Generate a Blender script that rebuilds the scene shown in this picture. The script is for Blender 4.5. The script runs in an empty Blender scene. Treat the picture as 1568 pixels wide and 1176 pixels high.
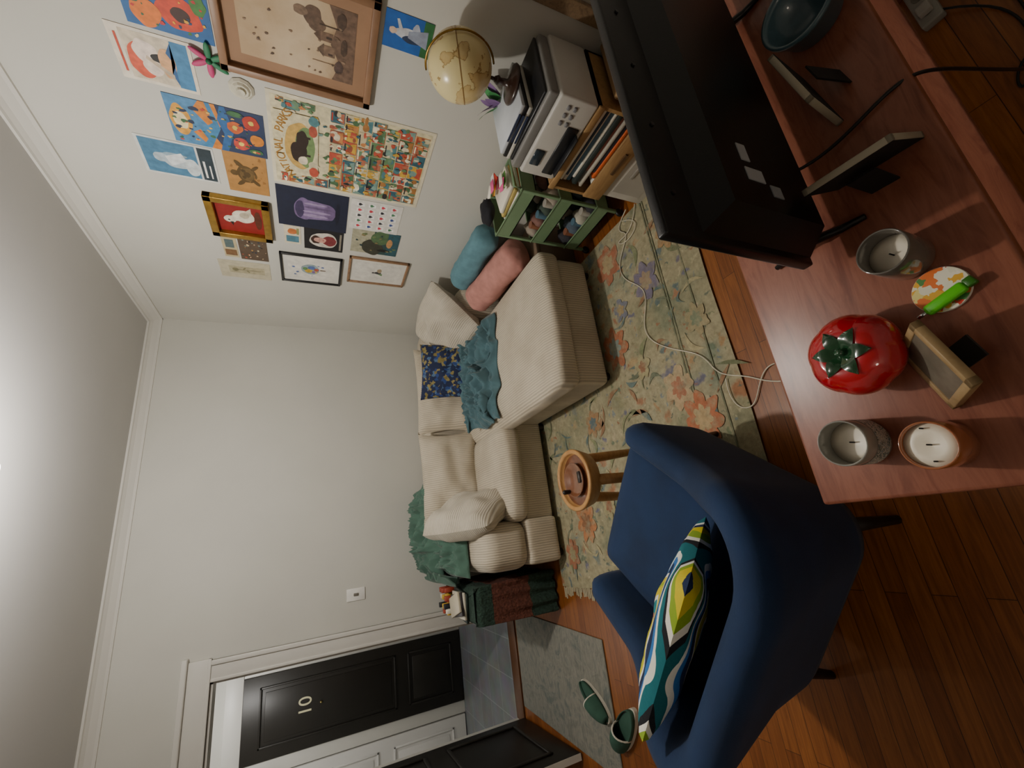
import bpy, bmesh, math, random
from mathutils import Vector, Matrix, noise
random.seed(7)
SC=bpy.context.scene
XR=1.95; YB=3.85; ZC=2.81; XL=-3.0; YN=-1.6

# ---------------------------------------------------------------- materials
def C(h):
    h=h.lstrip('#'); o=[]
    for i in (0,2,4):
        c=int(h[i:i+2],16)/255
        o.append(c/12.92 if c<=.04045 else ((c+.055)/1.055)**2.4)
    return (*o,1)
_m={}
def newmat(name):
    m=bpy.data.materials.new(name); m.use_nodes=True
    nt=m.node_tree; return m,nt,nt.nodes['Principled BSDF']
def N(nt,t,**k):
    n=nt.nodes.new(t)
    for a,b in k.items(): setattr(n,a,b)
    return n
def bumpit(nt,bs,src,strength,dist=.002):
    b=N(nt,'ShaderNodeBump'); b.inputs['Strength'].default_value=strength; b.inputs['Distance'].default_value=dist
    nt.links.new(src,b.inputs['Height']); nt.links.new(b.outputs[0],bs.inputs['Normal'])
def mixc(nt,fac,a,b):
    n=N(nt,'ShaderNodeMix',data_type='RGBA')
    if hasattr(fac,'links') or hasattr(fac,'is_linked'): nt.links.new(fac,n.inputs[0])
    else: n.inputs[0].default_value=fac
    for i,v in ((6,a),(7,b)):
        if isinstance(v,tuple): n.inputs[i].default_value=v
        else: nt.links.new(v,n.inputs[i])
    return n.outputs[2]
def obj_co(nt,scale=(1,1,1),rot=(0,0,0),loc=(0,0,0)):
    tc=N(nt,'ShaderNodeTexCoord'); mp=N(nt,'ShaderNodeMapping')
    mp.inputs['Scale'].default_value=scale; mp.inputs['Rotation'].default_value=rot; mp.inputs['Location'].default_value=loc
    nt.links.new(tc.outputs['Object'],mp.inputs[0]); return mp.outputs[0]
def ramp(nt,src,stops,const=False):
    r=N(nt,'ShaderNodeValToRGB'); e=r.color_ramp.elements
    if const: r.color_ramp.interpolation='CONSTANT'
    while len(e)<len(stops): e.new(.5)
    for el,(p,c) in zip(e,stops): el.position=p; el.color=c
    nt.links.new(src,r.inputs[0]); return r.outputs[0]
def noisetex(nt,co,scale,detail=3,rough=.5,dist=0):
    n=N(nt,'ShaderNodeTexNoise'); n.inputs['Scale'].default_value=scale; n.inputs['Detail'].default_value=detail
    n.inputs['Roughness'].default_value=rough; n.inputs['Distortion'].default_value=dist
    nt.links.new(co,n.inputs['Vector']); return n
def M(col,rough=.6,var=.08,vs=8,bump=.15,bs=120,metal=0,coat=0,sheen=0,name=None,bd=.002):
    key=(col,rough,var,vs,bump,bs,metal,coat,sheen)
    if key in _m: return _m[key]
    m,nt,b=newmat(name or 'm_'+col.strip('#'))
    c=C(col); co=obj_co(nt)
    n=noisetex(nt,co,vs)
    lo=tuple(x*(1-var) for x in c[:3])+(1,); hi=tuple(min(1,x*(1+var)) for x in c[:3])+(1,)
    nt.links.new(mixc(nt,ramp(nt,n.outputs[0],[(.3,(0,0,0,1)),(.7,(1,1,1,1))]),lo,hi),b.inputs['Base Color'])
    b.inputs['Roughness'].default_value=rough; b.inputs['Metallic'].default_value=metal
    b.inputs['Coat Weight'].default_value=coat; b.inputs['Sheen Weight'].default_value=sheen
    if bump:
        n2=noisetex(nt,co,bs,4); bumpit(nt,b,n2.outputs[0],bump,bd)
    _m[key]=m; return m
def pal(name,cols,scale,rough=.6,dist=.15,stretch=(1,1,1)):
    m,nt,b=newmat(name); co=obj_co(nt,stretch)
    nz=noisetex(nt,co,scale*1.3,2)
    add=N(nt,'ShaderNodeVectorMath',operation='MULTIPLY_ADD'); nt.links.new(nz.outputs['Color'],add.inputs[0])
    add.inputs[1].default_value=(dist,)*3; nt.links.new(co,add.inputs[2])
    v=N(nt,'ShaderNodeTexVoronoi'); v.inputs['Scale'].default_value=scale; nt.links.new(add.outputs[0],v.inputs['Vector'])
    s=N(nt,'ShaderNodeSeparateColor'); nt.links.new(v.outputs['Color'],s.inputs[0])
    k=len(cols); o=ramp(nt,s.outputs[0],[(i/k,C(c)) for i,c in enumerate(cols)],True)
    nt.links.new(o,b.inputs['Base Color']); b.inputs['Roughness'].default_value=rough
    return m
def corduroy(name,col,axis='x',period=.018,dark=.72):
    m,nt,b=newmat(name); rot={'x':(0,0,0),'y':(0,0,math.pi/2)}[axis]
    co=obj_co(nt,rot=rot); w=N(nt,'ShaderNodeTexWave',bands_direction='X'); w.inputs['Scale'].default_value=2*math.pi/period/20
    w.inputs['Distortion'].default_value=.8; w.inputs['Detail'].default_value=1
    nt.links.new(co,w.inputs[0]); c=C(col); d=tuple(x*dark for x in c[:3])+(1,)
    base=mixc(nt,w.outputs[1],d,c); n=noisetex(nt,co,5,4)
    g=ramp(nt,n.outputs[0],[(.35,(.86,.85,.83,1)),(.6,(1,1,1,1))])
    mx=N(nt,'ShaderNodeMix',data_type='RGBA',blend_type='MULTIPLY'); mx.inputs[0].default_value=1
    nt.links.new(base,mx.inputs[6]); nt.links.new(g,mx.inputs[7])
    nt.links.new(mx.outputs[2],b.inputs['Base Color']); b.inputs['Roughness'].default_value=.95
    b.inputs['Sheen Weight'].default_value=.15
    bumpit(nt,b,w.outputs[1],.5,.004); return m
def wood(name,c1,c2,stretch=(1.2,14,14),rough=.35,scale=3):
    m,nt,b=newmat(name); co=obj_co(nt,stretch); n=noisetex(nt,co,scale,6,.6,1.2)
    o=ramp(nt,n.outputs[0],[(.3,C(c1)),(.55,C(c2)),(.75,C(c1))])
    nt.links.new(o,b.inputs['Base Color']); b.inputs['Roughness'].default_value=rough
    bumpit(nt,b,n.outputs[0],.1,.002); return m
def floor_mat():
    m,nt,b=newmat('hardwood'); co=obj_co(nt)
    br=N(nt,'ShaderNodeTexBrick'); br.inputs['Scale'].default_value=1; br.inputs['Brick Width'].default_value=.9
    br.inputs['Row Height'].default_value=.058; br.inputs['Mortar Size'].default_value=.0010; br.offset=.37
    br.inputs['Color1'].default_value=C('#9e602b'); br.inputs['Color2'].default_value=C('#854c20'); br.inputs['Mortar'].default_value=C('#402310')
    nt.links.new(co,br.inputs[0])
    n=noisetex(nt,obj_co(nt,(1.5,22,1)),4,5,.6,.8)
    g=ramp(nt,n.outputs[0],[(.3,(.6,.55,.5,1)),(.65,(1,1,1,1))])
    mx=N(nt,'ShaderNodeMix',data_type='RGBA',blend_type='MULTIPLY'); mx.inputs[0].default_value=1
    nt.links.new(br.outputs[0],mx.inputs[6]); nt.links.new(g,mx.inputs[7])
    nt.links.new(mx.outputs[2],b.inputs['Base Color']); b.inputs['Roughness'].default_value=.36
    bumpit(nt,b,n.outputs[0],.08,.001); return m
def tile_mat():
    m,nt,b=newmat('slate_tile'); co=obj_co(nt)
    br=N(nt,'ShaderNodeTexBrick'); br.inputs['Scale'].default_value=1; br.inputs['Brick Width'].default_value=.31
    br.inputs['Row Height'].default_value=.31; br.inputs['Mortar Size'].default_value=.004; br.offset=0
    br.inputs['Color1'].default_value=C('#56606a'); br.inputs['Color2'].default_value=C('#454f58'); br.inputs['Mortar'].default_value=C('#7e848a')
    nt.links.new(co,br.inputs[0]); n=noisetex(nt,co,6,5)
    mx=mixc(nt,.2,br.outputs[0],n.outputs[1]); h=N(nt,'ShaderNodeHueSaturation'); h.inputs['Saturation'].default_value=.6
    nt.links.new(mx,h.inputs['Color']); nt.links.new(h.outputs[0],b.inputs['Base Color']); b.inputs['Roughness'].default_value=.4; return m
def rug_base(nt,co):
    n0=noisetex(nt,co,2.6,5,.6); return ramp(nt,n0.outputs[0],[(.32,C('#868a70')),(.45,C('#a39d7e')),(.55,C('#b0a788')),(.68,C('#8f9680'))])
def rug_finish(nt,b,co,cur):
    n3=noisetex(nt,co,34,6,.7); g=ramp(nt,n3.outputs[0],[(.36,(.68,.68,.66,1)),(.6,(1.0,1.0,1.0,1))])
    mx=N(nt,'ShaderNodeMix',data_type='RGBA',blend_type='MULTIPLY'); mx.inputs[0].default_value=.8
    nt.links.new(cur,mx.inputs[6]); nt.links.new(g,mx.inputs[7])
    nt.links.new(mx.outputs[2],b.inputs['Base Color']); b.inputs['Roughness'].default_value=.95
    n4=noisetex(nt,co,250,2); bumpit(nt,b,n4.outputs[0],.4,.003)
def rug_mat():
    m,nt,b=newmat('rug_weave'); co=obj_co(nt); cur=rug_base(nt,co)
    nz=noisetex(nt,co,6,4,.65); add=N(nt,'ShaderNodeVectorMath',operation='MULTIPLY_ADD'); nt.links.new(nz.outputs['Color'],add.inputs[0]); add.inputs[1].default_value=(.22,.22,0); nt.links.new(co,add.inputs[2])
    for sc,cols,th,sf in ((5,['#b57a56','#b5ac8c','#6f8280','#b99e74','#87896c','#a8704e','#8e8868','#7c888e'],.11,.14),(12,['#b28e66','#70806a','#637679','#bcae90','#979270','#70708a','#ab785a'],.16,.14),(24,['#c2b796','#788262','#a06e50','#788890','#989272','#637062'],.14,.16)):
        v=N(nt,'ShaderNodeTexVoronoi'); v.inputs['Scale'].default_value=sc; nt.links.new(add.outputs[0],v.inputs['Vector'])
        s=N(nt,'ShaderNodeSeparateColor'); nt.links.new(v.outputs['Color'],s.inputs[0])
        col=ramp(nt,s.outputs[0],[(i/len(cols),C(c)) for i,c in enumerate(cols)],True)
        f=ramp(nt,v.outputs['Distance'],[(th,(.85,.85,.85,1)),(th+sf,(0,0,0,1))])
        cur=mixc(nt,f,cur,col)
    rug_finish(nt,b,co,cur); return m
_rc={}
def rugc(col,amt=.85):
    if col in _rc: return _rc[col]
    m,nt,b=newmat('rug_'+col.strip('#')); co=obj_co(nt); n=noisetex(nt,co,22,5,.65)
    f=ramp(nt,n.outputs[0],[(.34,(.25,.25,.25,1)),(.54,(amt,amt,amt,1))])
    rug_finish(nt,b,co,mixc(nt,f,rug_base(nt,co),C(col))); _rc[col]=m; return m
def suzani_mat():
    m,nt,b=newmat('suzani_embroidery'); co=obj_co(nt,(.62,1.15,0),loc=(.02,-.03,0))
    nz=noisetex(nt,co,6,1); add=N(nt,'ShaderNodeVectorMath',operation='MULTIPLY_ADD'); nt.links.new(nz.outputs['Color'],add.inputs[0]); add.inputs[1].default_value=(.10,.10,0); nt.links.new(co,add.inputs[2])
    sub=N(nt,'ShaderNodeVectorMath',operation='SUBTRACT'); nt.links.new(add.outputs[0],sub.inputs[0]); sub.inputs[1].default_value=(.05,.05,0)
    ln=N(nt,'ShaderNodeVectorMath',operation='LENGTH'); nt.links.new(sub.outputs[0],ln.inputs[0])
    mu=N(nt,'ShaderNodeMath',operation='MULTIPLY'); nt.links.new(ln.outputs['Value'],mu.inputs[0]); mu.inputs[1].default_value=3.6
    st=['#c8301c','#e06a2a','#0d7f86','#f0eee0','#dcc823','#9fb82c','#dcc823','#f2f0e4','#15294f','#2f73b8','#f2f0e4','#0c6b74','#12151c','#f2f0e4','#8fae2a','#dcc823','#15294f','#f2f0e4','#0c6b74']
    pos=[0,.05,.09,.17,.21,.29,.33,.38,.42,.50,.54,.58,.65,.69,.73,.78,.84,.90,.95]
    nt.links.new(ramp(nt,mu.outputs[0],[(p,C(c)) for p,c in zip(pos,st)],True),b.inputs['Base Color']); b.inputs['Roughness'].default_value=.9
    n4=noisetex(nt,co,150,2); bumpit(nt,b,n4.outputs[0],.5,.003); return m
def globe_mat():
    m,nt,b=newmat('antique_globe'); co=obj_co(nt); n=noisetex(nt,co,9,5,.55)
    o=ramp(nt,n.outputs[0],[(.0,C('#dccf9c')),(.50,C('#dfd09a')),(.515,C('#9b7c48')),(.53,C('#cdb27a')),(.62,C('#d6c08a')),(1,C('#bfa064'))])
    nt.links.new(o,b.inputs['Base Color']); b.inputs['Roughness'].default_value=.25; return m

# ---------------------------------------------------------------- mesh builder
I4=Matrix.Identity(4)
def TR(x,y,z): return Matrix.Translation((x,y,z))
def RX(a): return Matrix.Rotation(math.radians(a),4,'X')
def RY(a): return Matrix.Rotation(math.radians(a),4,'Y')
def RZ(a): return Matrix.Rotation(math.radians(a),4,'Z')
class B:
    def __init__(s): s.v=[];s.f=[];s.mi=[];s.sm=[];s.ms=[];
    def mat(s,m):
        if m not in s.ms: s.ms.append(m)
        return s.ms.index(m)
    def add(s,vs,fs,m,sm=False,X=I4):
        o=len(s.v); s.v+= [tuple(X@Vector(v)) for v in vs]; k=s.mat(m)
        for f in fs: s.f.append([i+o for i in f]); s.mi.append(k); s.sm.append(sm)
    def box(s,a,b,m,bev=0,seg=3,X=I4,sm=None):
        c=[(a[i]+b[i])/2 for i in range(3)]; d=[abs(b[i]-a[i]) for i in range(3)]
        bm=bmesh.new(); bmesh.ops.create_cube(bm,size=1)
        for v in bm.verts: v.co=Vector((v.co[i]*d[i]+c[i] for i in range(3)))
        if bev: bmesh.ops.bevel(bm,geom=bm.edges[:],offset=min(bev,min(d)*.49),segments=seg,affect='EDGES',profile=.5)
        bm.verts.index_update()
        s.add([v.co[:] for v in bm.verts],[[v.index for v in f.verts] for f in bm.faces],m,bool(bev) if sm is None else sm,X); bm.free()
    def soft(s,a,b,m,r,puff=.012,seed=0,X=I4):
        # upholstered block: subdivided rounded box with slight pillowing and wrinkles
        c=Vector([(a[i]+b[i])/2 for i in range(3)]); h=Vector([abs(b[i]-a[i])/2 for i in range(3)]); r=min(r,min(h)*.95)
        bm=bmesh.new(); bmesh.ops.create_cube(bm,size=2); bmesh.ops.subdivide_edges(bm,edges=bm.edges[:],cuts=15,use_grid_fill=True)
        for v in bm.verts:
            q=v.co.copy(); p=Vector([ (1 if t>0 else -1)*(abs(t)**.75)*h[i] for i,t in enumerate(q)])
            inn=Vector([max(-(h[i]-r),min(h[i]-r,p[i])) for i in range(3)]); d=p-inn
            if d.length>1e-6: p=inn+d.normalized()*r
            k=[i for i in range(3) if abs(abs(q[i])-1)<1e-4]
            if len(k)==1:
                i=k[0]; o=[q[j] for j in range(3) if j!=i]
                p[i]+=(1 if q[i]>0 else -1)*(puff*(1-o[0]**2)*(1-o[1]**2)+puff*.5*noise.noise((c+p)*5+Vector((seed,0,0)))*(1-o[0]**4)*(1-o[1]**4))
            v.co=c+p
        bm.verts.index_update()
        s.add([v.co[:] for v in bm.verts],[[v.index for v in f.verts] for f in bm.faces],m,True,X); bm.free()
    def lathe(s,prof,m,X=I4,seg=32,sm=True,caps=False):
        vs=[];fs=[];n=len(prof)
        for j in range(seg):
            a=2*math.pi*j/seg
            for r,z in prof: vs.append((r*math.cos(a),r*math.sin(a),z))
        for j in range(seg):
            k=(j+1)%seg
            for i in range(n-1): fs.append([j*n+i,k*n+i,k*n+i+1,j*n+i+1])
        s.add(vs,fs,m,sm,X)
    def cyl(s,r,z0,z1,m,X=I4,seg=24,r2=None):
        r2=r if r2 is None else r2
        s.lathe([(0,z0),(r,z0)],m,X,seg,False); s.lathe([(r,z0),(r2,z1)],m,X,seg,True); s.lathe([(r2,z1),(0,z1)],m,X,seg,False)
    def tube(s,pts,r,m,seg=8,sm=True):
        pts=[Vector(p) for p in pts]; vs=[];fs=[]; n=len(pts)
        for i,p in enumerate(pts):
            t=(pts[min(i+1,n-1)]-pts[max(i-1,0)]).normalized(); up=Vector((0,0,1)) if abs(t.z)<.9 else Vector((1,0,0))
            a=t.cross(up).normalized(); b=t.cross(a)
            rr=r[i] if isinstance(r,(list,tuple)) else r
            for j in range(seg):
                th=2*math.pi*j/seg; vs.append(tuple(p+a*rr*math.cos(th)+b*rr*math.sin(th)))
        for i in range(n-1):
            for j in range(seg): k=(j+1)%seg; fs.append([i*seg+j,i*seg+k,(i+1)*seg+k,(i+1)*seg+j])
        fs.append(list(range(seg))); fs.append([(n-1)*seg+j for j in reversed(range(seg))])
        s.add(vs,fs,m,sm)
    def sph(s,c,r,m,seg=24,X=I4,fn=None):
        r=(r,r,r) if not isinstance(r,(tuple,list)) else r; vs=[];fs=[];h=seg//2+1
        for i in range(h):
            ph=math.pi*i/(h-1)
            for j in range(seg):
                th=2*math.pi*j/seg; d=Vector((math.sin(ph)*math.cos(th),math.sin(ph)*math.sin(th),math.cos(ph)))
                k=fn(d) if fn else 1
                vs.append((c[0]+d.x*r[0]*k,c[1]+d.y*r[1]*k,c[2]+d.z*r[2]*k))
        for i in range(h-1):
            for j in range(seg): k=(j+1)%seg; fs.append([i*seg+j,(i+1)*seg+j,(i+1)*seg+k,i*seg+k])
        s.add(vs,fs,m,True,X)
    def grid(s,fn,nu,nv,m,X=I4,sm=True):
        vs=[tuple(fn(i/(nu-1),j/(nv-1))) for i in range(nu) for j in range(nv)]
        fs=[[i*nv+j,(i+1)*nv+j,(i+1)*nv+j+1,i*nv+j+1] for i in range(nu-1) for j in range(nv-1)]
        s.add(vs,fs,m,sm,X)
    def pillow(s,w,h,t,m,X=I4,n=26,seed=0,wr=.012,pw=.42,rnd=.0):
        for sg in (1,-1):
            def fn(a,b):
                u=2*a-1;v=2*b-1
                z=sg*t/2*(max(0,(1-u*u))*max(0,(1-v*v)))**pw
                z+=wr*noise.noise(Vector((u*2.3+seed,v*2.3,sg+seed)))*min(1,(1-u*u)*(1-v*v)*6)
                k=1-rnd*(u*u*v*v)
                return (w/2*u*(1-.07*(1-v*v))*k,h/2*v*(1-.07*(1-u*u))*k,z)
            s.grid(fn,n,n,m,X)
    def text(s,t,size,m,X):
        c=bpy.data.curves.new('t','FONT'); c.body=t; c.size=size; c.align_x='CENTER'; c.align_y='CENTER'; c.extrude=.0006
        o=bpy.data.objects.new('t',c); SC.collection.objects.link(o)
        dg=bpy.context.evaluated_depsgraph_get(); me=o.evaluated_get(dg).to_mesh()
        s.add([v.co[:] for v in me.vertices],[list(p.vertices) for p in me.polygons],m,False,X)
        bpy.data.objects.remove(o); bpy.data.curves.remove(c)
    def build(s,name,Xw=None,parent=None):
        me=bpy.data.meshes.new(name); me.from_pydata(s.v,[],s.f); 
        for m in s.ms: me.materials.append(m)
        me.polygons.foreach_set('material_index',s.mi); me.polygons.foreach_set('use_smooth',s.sm); me.update()
        bm=bmesh.new(); bm.from_mesh(me); bmesh.ops.recalc_face_normals(bm,faces=bm.faces); bm.to_mesh(me); bm.free()
        o=bpy.data.objects.new(name,me); SC.collection.objects.link(o)
        if Xw is not None: o.matrix_world=Xw
        if parent: o.parent=parent
        return o
def nz(x,y,z=0): return noise.noise(Vector((x,y,z)))

# ---------------------------------------------------------------- room
wallM=M('#c9c8c0',.75,.03,2,.12,60,name='wall_paint'); ceilM=M('#c0bfbd',.8,.02,2,.1,60,name='ceiling_paint')
trimM=M('#d2d0c9',.4,.02,3,.03,30,name='trim_paint'); blackdoorM=M('#26231f',.4,.1,6,.08,80,name='black_door_paint')
whitedoorM=M('#dcdad6',.4,.02,3,.03,30,name='white_door_paint')
DX0,DX1,DH=-1.52,-.70,2.20
b=B(); b.box((XL-.1,YN-.1,-.1),(XR+.12,YB+.0,0),floor_mat()); b.build('floor')
b=B(); b.box((-2.7,YB,-.1),(.4,5.75,0),tile_mat()); b.build('floor_hallway')
b=B(); b.box((XL-.1,YN-.1,ZC),(XR+.12,5.75,ZC+.1),ceilM); b.build('ceiling')
b=B(); b.box((XR,YN-.1,0),(XR+.12,YB+.12,ZC),wallM); b.build('wall_right')
b=B(); b.box((DX1,YB,0),(XR,YB+.12,ZC),wallM); b.box((DX0,YB,DH),(DX1,YB+.12,ZC),wallM); b.box((XL,YB,0),(DX0,YB+.12,ZC),wallM); b.build('wall_back')
b=B(); b.box((XL-.1,YN-.1,0),(XL,YB+.12,ZC),wallM); b.build('wall_left')
b=B(); b.box((XL,YN-.1,0),(XR,YN,ZC),wallM); b.build('wall_near')
b=B(); b.box((-2.7,5.6,0),(.4,5.72,ZC),wallM); b.build('wall_hallway_back')
b=B(); b.box((.3,YB+.12,0),(.4,5.6,ZC),wallM); b.build('wall_hallway_right')
b=B(); b.box((-2.7,YB+.12,0),(-2.6,5.6,ZC),wallM); b.build('wall_hallway_left')
# crown
def crown(name,p0,p1,inn):
    b=B(); prof=[(0,0),(0,-.075),(.012,-.075),(.018,-.06),(.04,-.03),(.058,-.016),(.07,-.012),(.07,0)]
    vs=[];n=len(prof)
    for p in (p0,p1):
        for a,z in prof: vs.append((p[0]+inn[0]*a,p[1]+inn[1]*a,ZC+z))
    fs=[[i,(i+1)%n,n+(i+1)%n,n+i] for i in range(n)]
    b.add(vs,fs,trimM); b.build(name)
crown('trim_1',(XL,YB),(XR,YB),(0,-1)); crown('trim_2',(XR,YN),(XR,YB),(-1,0))
b=B(); b.box((XR-.018,YN,0),(XR,YB,.14),trimM,.004,2); b.build('baseboard_right')
b=B(); b.box((-.56,YB-.018,0),(XR-.02,YB,.14),trimM,.004,2); b.build('baseboard_back')
# door casing
b=B(); cw=.13
b.box((DX1,YB-.022,0),(DX1+cw,YB,DH),trimM,.004,2); b.box((DX1+cw-.03,YB-.035,0),(DX1+cw,YB,DH),trimM,.004,2); b.box((DX1,YB-.028,0),(DX1+.02,YB,DH),trimM,.004,2)
b.box((DX0-cw,YB-.022,0),(DX0,YB,DH),trimM,.004,2); b.box((DX0-cw,YB-.035,0),(DX0-cw+.03,YB,DH),trimM,.004,2)
b.box((DX0-cw-.02,YB-.024,DH),(DX1+cw+.01,YB,DH+.13),trimM,.004,2); b.box((DX0-cw-.04,YB-.05,DH+.13),(DX1+cw+.035,YB,DH+.165),trimM,.006,2); b.box((DX0-cw-.02,YB-.03,DH),(DX1+cw+.01,YB,DH+.02),trimM,.004,2)
b.box((DX1-.015,YB,0),(DX1,YB+.12,DH),trimM); b.box((DX0,YB,0),(DX0+.015,YB+.12,DH),trimM); b.box((DX0,YB,DH-.015),(DX1,YB+.12,DH),trimM)
b.build('trim_3')
b=B(); b.box((DX0,YB-.02,0),(DX1,YB+.13,.015),wood('threshold_wood','#4a3020','#6a4830'),.004,2); b.build('trim_4')
# hall doors
def paneldoor(b,x0,x1,z0,z1,y,t,m,rows,inset=.1):
    b.box((x0,y,z0),(x1,y+t,z1),m,.003,2)
    for (a,c) in rows:
        X0,X1=x0+inset,x1-inset
        for (p,q,r,s) in ((X0,a,X1,a+.02),(X0,c-.02,X1,c),(X0,a,X0+.02,c),(X1-.02,a,X1,c)):
            b.box((p,y-.012,q),(r,y,s),m,.004,2)
        b.box((X0+.05,y-.006,a+.05),(X1-.05,y,c-.05),m,.005,2)
b=B(); paneldoor(b,-1.77,-1.06,.01,2.19,5.555,.04,blackdoorM,[(.12,.62),(.75,2.05)])
TXb=lambda x,y,z: Matrix(((1,0,0,x),(0,0,-1,y),(0,1,0,z),(0,0,0,1)))
b.text('10',.17,M('#e9e2b8',.4),TXb(-1.41,5.545,1.64)); b.sph((-1.41,5.54,1.50),.012,M('#b9a66a',.3,metal=1),12)
b.build('door_1')
b=B(); b.box((-1.06,5.57,0),(-.94,5.6,2.32),trimM,.004,2); b.box((-1.89,5.57,0),(-1.77,5.6,2.32),trimM,.004,2); b.box((-1.92,5.56,2.19),(-.92,5.6,2.34),trimM,.004,2); b.build('trim_5')
b=B(); paneldoor(b,-2.58,-1.9,.01,2.2,5.555,.04,whitedoorM,[(.15,.8),(.95,1.4),(1.5,2.1)],.09); b.build('door_2')
# open entry door leaf
b=B(); Xd=TR(DX0+.015,YB-.03,0)@RZ(-87)
b.box((0,0,.012),(.86,.042,2.18),blackdoorM,.003,2,Xd)
for a,c in ((.15,.7),(.85,1.45),(1.58,2.05)):
    for (p,q,r,s) in ((.11,a,.75,a+.025),(.11,c-.025,.75,c),(.11,a,.135,c),(.725,a,.75,c)): b.box((p,.042,q),(r,.055,s),blackdoorM,.004,2,Xd)
b.box((.856,.002,.012),(.864,.04,2.18),M('#c9c6bd',.5),0,1,Xd)
b.sph((.80,.085,1.0),.028,M('#8f7a45',.3,metal=1),16,Xd); b.build('door_3')
# wall switch
b=B(); b.box((-.375,YB-.008,1.225),(-.285,YB,1.36),M('#ecebe6',.35),.004,2); b.box((-.34,YB-.016,1.275),(-.32,YB-.006,1.31),M('#77736a',.3),.003,2); b.build('light_switch')
b=B(); b.box((XR-.025,.80,.14),(XR,.86,1.2),wood('strip_wood','#6a5440','#8a7358'),.004,2); b.build('trim_6')

# ---------------------------------------------------------------- rugs
rugm=rug_mat(); b=B()
RX0,RX1,RY0,RY1=-.42,1.60,1.10,2.86
def rugfn(a,c):
    x=RX0+(RX1-RX0)*a; y=RY0+(RY1-RY0)*c
    x+=.02*nz(y*2,3)*(1 if a<.5 else .6); y+=.025*nz(x*1.5,9)*(1-c)
    return (x,y,.010+.003*nz(x*4,y*4))
b.grid(rugfn,60,50,rugm); 
b.box((RX0+.02,RY0+.02,.0),(RX1-.02,RY1-.02,.006),rugm)
def flower(cx,cy,r,c1,c2,n=6,rot=0):
    m1=rugc(c1); m2=rugc(c2)
    K=n*10; zz=.0138+.0004*random.random()
    def rr(i,k): 
        th=2*math.pi*i/K; return r*k*(.62+.38*abs(math.cos(n*th/2+rot))**.8)*(1+.22*nz(3*math.cos(th)+cx*9,3*math.sin(th)+cy*7))
    vs=[(cx,cy,zz)]+[(cx+rr(i,1)*math.cos(2*math.pi*i/K),cy+rr(i,1)*.85*math.sin(2*math.pi*i/K),zz) for i in range(K)]
    b.add(vs,[[0,1+i,1+(i+1)%K] for i in range(K)],m1)
    vs=[(cx,cy,zz+.0005)]+[(cx+rr(i,.5)*math.cos(2*math.pi*i/K),cy+rr(i,.5)*.85*math.sin(2*math.pi*i/K),zz+.0005) for i in range(K)]
    b.add(vs,[[0,1+i,1+(i+1)%K] for i in range(K)],m2)
def leaf(cx,cy,l,w,ang,c):
    m1=rugc(c); vs=[];K=10; cv=random.uniform(-.04,.04)
    for i in range(K+1):
        t=i/K; vs.append((t*l,w*math.sin(math.pi*t)+cv*math.sin(math.pi*t),0))
    for i in range(K-1,0,-1):
        t=i/K; vs.append((t*l,-w*math.sin(math.pi*t)+cv*math.sin(math.pi*t),0))
    X=TR(cx,cy,.0134)@RZ(ang); b.add(vs,[list(range(len(vs)))],m1,False,X)
for f in ((.355,1.33,.13,'#c87450','#cdb084',7,.3),(.53,1.42,.11,'#c9ad88','#b8765a',6,.9),(.91,1.80,.13,'#b86a48','#8a9a94',7,.1),(1.42,1.70,.13,'#b3684a','#b7a078',6,.5),(1.15,1.45,.11,'#7a7290','#a88f78',6),
          (-.03,2.42,.13,'#c07a4c','#8e5a3a',7),(-.22,2.65,.10,'#b0694a','#a89a70',6),(.35,2.45,.10,'#b09468','#6f8688',6),(1.3,1.25,.08,'#b08c62','#7b8a70',6),(.8,1.22,.08,'#a89a76','#7b8a70',6),(.05,2.15,.08,'#b0a67e','#a0654a',6),(.55,2.15,.09,'#a87e58','#59707a',6),(1.1,1.68,.07,'#767c90','#b0966a',5),(.72,1.62,.07,'#b0a67e','#96654a',5)): flower(*f)
for i in range(120):
    x=random.uniform(RX0+.1,RX1-.15);y=random.uniform(RY0+.08,RY1-.1)
    leaf(x,y,random.uniform(.05,.17),random.uniform(.006,.017),random.uniform(0,360),random.choice(['#5f7a7c','#6e7858','#567276','#868f68','#9c7052','#c0b48c','#687460']))
bl=rugc('#6d745c')
for q in (.10,.235,.25):
    b.add([(RX0+.02,RY0+q,.0136),(RX1-.02,RY0+q,.0136),(RX1-.02,RY0+q+.008,.0136),(RX0+.02,RY0+q+.008,.0136)],[[0,1,2,3]],bl)
frm=M('#bdb496',.95)
for i in range(100):
    y=RY0+(RY1-RY0)*(i+.5)/100; 
    b.box((RX0-.055-.01*random.random(),y-.004,.002),(RX0+.01,y+.004,.008),frm,0,1,RZ(random.uniform(-.6,.6)))
b.build('floral_area_rug')
gm,nt,bs=newmat('grey_mat'); co=obj_co(nt,(1,1,1)); n=noisetex(nt,co,7,5,.65,1.5); n2=noisetex(nt,obj_co(nt,(1,9,1)),14,4)
c1=ramp(nt,n.outputs[0],[(.35,C('#75766f')),(.5,C('#918f84')),(.65,C('#626c6a'))]); c2=ramp(nt,n2.outputs[0],[(.4,C('#5c5f5a')),(.6,C('#8a887b'))])
nt.links.new(mixc(nt,.4,c1,c2),bs.inputs['Base Color']); bs.inputs['Roughness'].default_value=.95; bumpit(nt,bs,n2.outputs[0],.3,.003)
b=B(); b.box((-1.40,2.50,0),(-.69,3.80,.011),gm,.004,2,TR(-1.05,3.1,0)@RZ(-1.5)@TR(1.05,-3.1,0)); b.build('entry_door_mat')

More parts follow.
